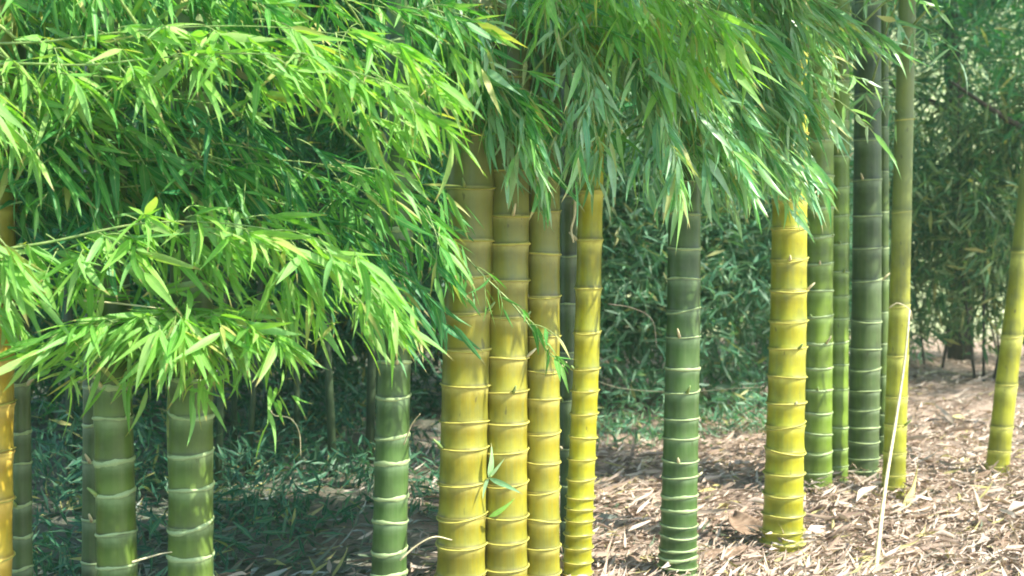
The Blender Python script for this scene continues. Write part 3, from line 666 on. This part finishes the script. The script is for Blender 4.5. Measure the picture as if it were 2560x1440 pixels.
# ------------------------------------------------------------------ leaf litter
def litter(name, n, x0, x1, y0, y1, mat, size, label, lift=.03, keep=None):
    u = rng.random(n); y = (y0**-1 + u*(y1**-1-y0**-1))**-1            # more of it close by
    half = y*1280/FPX*1.15
    x = rng.uniform(-1, 1, n)*half
    k = (x > x0) & (x < x1)
    if keep is not None: k &= keep(x, y)
    x = x[k]; y = y[k]; n = len(x)
    z = gh(x, y)+rng.random(n)*lift
    a = rng.uniform(0, 2*math.pi, n); a = np.where(rng.random(n) < .5, a*.25, a)
    d = np.stack([np.cos(a), np.sin(a)*.9, rng.normal(.03, .16, n)], 1)
    o = stuff_leaves(name, np.stack([x, y, z], 1), d, np.minimum(size*rng.lognormal(0, .5, n), size*2.3), mat, None, TLIT, .45)
    tag(o, label, 'leaf litter')
def patch(x, y):
    q = np.sin(3.1*x+1.7*np.sin(2.3*y))*np.sin(4.3*y+2.1*np.sin(1.9*x))+.5*np.sin(9.1*x+4*np.sin(5*y))*np.sin(11.3*y)
    return np.clip(.72+.55*q, .12, 1)
fr = lambda x, y: rng.random(len(x)) < patch(x, y)/(1+np.exp(-(x-.15+.35*np.sin(y*2.1))*3.5))
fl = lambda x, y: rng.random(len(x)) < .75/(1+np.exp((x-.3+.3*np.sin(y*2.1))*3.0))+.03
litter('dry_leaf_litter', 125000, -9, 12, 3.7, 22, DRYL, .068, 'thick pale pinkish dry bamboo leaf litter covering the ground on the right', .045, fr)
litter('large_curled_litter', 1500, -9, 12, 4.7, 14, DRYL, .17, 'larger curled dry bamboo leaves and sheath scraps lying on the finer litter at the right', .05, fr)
litter('shaded_leaf_litter', 16000, -9, 12, 3.7, 20, SHDL, .075, 'sparse greyish leaf litter at the left with shade put into its colour', .02, fl)

# litter heaped against the feet of the culms
pp = []
for t, X, r0, g, nz in CULMS[5:]:
    n = 420; a = rng.uniform(0, 6.283, n); rr_ = r0+np.abs(rng.normal(0, .09, n)); x = t.location.x+rr_*np.cos(a); y = t.location.y+rr_*np.sin(a)
    pp.append(np.stack([x, y, gh(x, y)+.12*np.exp(-(rr_-r0)/.08)*rng.random(n)], 1))
p = np.concatenate(pp); o = stuff_leaves('heaped_litter', p, np.stack([rng.normal(0, 1, len(p)), rng.normal(0, 1, len(p)), rng.normal(0, .3, len(p))], 1), rng.uniform(.03, .10, len(p)), DRYL, None, TLIT, .7)
tag(o, 'dry leaves heaped around the feet of the bamboo culms', 'leaf litter')

# ------------------------------------------------------------------ straws, sticks, sheaths
def stick(label, pts, rad, mat, cat='stick', name='dry_stick', group=None):
    pts = [Vector(p) for p in pts]; b = pts[0].copy(); q = spline(pts, 16)
    v, f = tube([a-b for a in q], [rad*(1-.5*j/15) for j in range(16)], 6)
    o = link(name, mesh_from(name, v, f, mat)); o.location = b; tag(o, label, cat, group)
def G(px, py, up=0.02):
    d = CAMH*FPX/(py-HZ); x = (px-1280)*d/FPX; return Vector((x, d, float(gh(x, d))+up))
stick('long pale straw leaning against the slim yellow-green culm', [P(2188, 1436, 4.52), P(2213, 1220, 5.0), P(2240, 1050, 5.45), P(2262, 900, 5.6), P(2274, 775, 5.68)], .010, STRAW, 'straw', 'leaning_straw')
stick('thin pale hanging straw curling off the yellow-green culm node', [P(2222, 770, 5.72), P(2245, 758, 5.7), P(2275, 775, 5.68), P(2280, 800, 5.68)], .004, STRAW, 'straw', 'curled_straw')
stick('thin twig running level behind the single green culm', [P(1500, 955, 6.5), P(1560, 972, 6.5), P(1700, 980, 6.5), P(1830, 972, 6.4), P(1905, 968, 6.4)], .004, STRAW, 'twig', 'bare_twig')
stick('pale dry twig hanging beside the single green culm on its left', [P(1520, 760, 5.6), P(1580, 770, 5.6), P(1630, 800, 5.6), P(1642, 872, 5.6)], .003, STICK, 'twig', 'bare_twig')
stick('pale peeling strip hanging between yellow trio and thin yellow culm', [P(1438, 490, 4.1), P(1436, 540, 4.08), P(1428, 575, 4.07), P(1434, 606, 4.06)], .007, STRAW, 'bark strip', 'peeling_strip')
stick('thin pale twig bending right of the lowest lime spray', [P(670, 1010, 3.2), P(685, 1038, 3.2), P(725, 1045, 3.2), P(748, 1080, 3.22), P(752, 1140, 3.25)], .0018, STRAW, 'twig', 'bare_twig')
stick('pale twig arching right from the dark green ringed culm', [P(1010, 1110, 3.8), P(1030, 1060, 3.75), P(1050, 1035, 3.7)], .003, STRAW, 'twig', 'bare_twig')
stick('short pale twig crossing the foot of the dark green culm towards the yellow trio', [P(1000, 1400, 3.6), P(1040, 1365, 3.6), P(1085, 1342, 3.6), P(1130, 1350, 3.65)], .0035, STRAW, 'twig', 'bare_twig')
stick('thin twig linking the two left culms low down', [P(330, 1405, 3.25), P(400, 1385, 3.3), P(430, 1380, 3.3)], .0035, STRAW, 'twig', 'bare_twig')
stick('pale twig lying above the lowest lime spray', [P(190, 750, 3.25), P(290, 758, 3.25), P(410, 772, 3.25)], .004, STRAW, 'twig', 'bare_twig')
stick('dark stick lying on the litter left of the single green culm', [G(1485, 1265), G(1560, 1255), G(1640, 1245)], .012, STICK)
stick('dark stick lying on the shaded ground left of centre', [G(640, 1325), G(720, 1312), G(770, 1316)], .008, STICK)
stick('grey stick lying across the litter near the right edge', [G(2290, 1010), G(2400, 1000), G(2520, 985)], .012, STICK)
stick('grey crooked stick on the far litter between the two right culms', [G(2290, 950), G(2350, 935), G(2420, 945), G(2470, 925)], .012, STRAW)

def sheath(label, px, py, L_, W_, rz, mat=SHEATH):
    """fallen culm sheath: a curled tapering blade of dry husk"""
    c = G(px, py, 0.0); V = []; F = []; nu, nv = 9, 7
    for i in range(nu):
        u = i/(nu-1); wd = W_*(math.sin(math.pi*(u*.85+.12))**.7); lift = .10*W_+.5*W_*u*u
        for j in range(nv):
            a = (j/(nv-1)-.5)*(2.0+.9*u)
            V.append((L_*(u-.5), wd*.5*math.sin(a), lift + wd*.4*(1-math.cos(a)) + .01*math.sin(7*u+j)))
    for i in range(nu-1):
        for j in range(nv-1): F.append((i*nv+j, (i+1)*nv+j, (i+1)*nv+j+1, i*nv+j+1))
    me = mesh_from('fallen_sheath', V, F, mat); o = link('fallen_sheath', me); o.location = c; o.rotation_euler = (random.uniform(-.2, .2), 0, rz)
    md = o.modifiers.new('s', 'SOLIDIFY'); md.thickness = .004
    tag(o, label, 'culm sheath', 'fallen culm sheaths on the litter')
sheath('large brown husk left of the foot of the bright yellow ringed culm', 1880, 1325, .30, .16, 1.9)
sheath('dark brown husk on the litter below the slim yellow-green culm', 2285, 1300, .22, .10, .4)
sheath('brown husk at the foot of the leaning right culm', 2440, 1222, .18, .10, .2)
sheath('brown curled husk in the bottom right corner of the litter', 2520, 1385, .20, .10, .9)
sheath('brown husk on the litter right of the single green culm', 1810, 1390, .22, .09, .3)
sheath('small dark husk left of the foot of the single green culm', 1600, 1415, .16, .09, 2.2)
for lab, px, py, L_, W_, rz in (('small tan husk in the middle of the litter near the right edge', 2400, 1180, .14, .07, .8), ('pale husk on the litter between the leaning straw and the right edge', 2360, 1290, .16, .07, 2.6),
    ('narrow tan husk at the bottom of the picture right of the straw foot', 2280, 1420, .18, .06, .3), ('tan husk in front of the foot of the bright yellow ringed culm', 2060, 1400, .17, .07, 2.9),
    ('little brown husk right of the foot of the single green culm', 1790, 1290, .13, .06, .5), ('husk behind the single green culm on the shaded litter', 1620, 1170, .17, .08, 1.2), ('husk on the far litter under the drooping shrub', 2420, 960, .22, .1, .1)):
    sheath(lab, px, py, L_, W_, rz, random.choice((SHEATH, STRAW)))
print('leaf objects', sum(NLEAF.values()), NLEAF)
S.render.engine = 'CYCLES'
S.cycles.filter_width = 1.8; S.cycles.max_bounces = 8; S.cycles.transmission_bounces = 4; S.cycles.diffuse_bounces = 4

# ------------------------------------------------------------------ damp air between the culms
hv = [(x, y, z) for x in (-320, 320) for y in (-230, 560) for z in (-1.6, 22)]
hm, nt, N, L = newmat('damp_air')
pv = N('ShaderNodeVolumePrincipled'); pv.inputs['Color'].default_value = (.62, .95, .80, 1); pv.inputs['Density'].default_value = .0020
pv.inputs['Anisotropy'].default_value = .0
L(pv.outputs[0], N('ShaderNodeOutputMaterial').inputs['Volume'])
hz_ = link('haze', mesh_from('haze', hv, [(0, 1, 3, 2), (4, 6, 7, 5), (0, 4, 5, 1), (2, 3, 7, 6), (0, 2, 6, 4), (1, 5, 7, 3)], hm, smooth=False)); hz_['kind'] = 'stuff'
tag(hz_, 'faint damp bluish air between the culms and the far wood', 'haze')
S.cycles.volume_bounces = 1
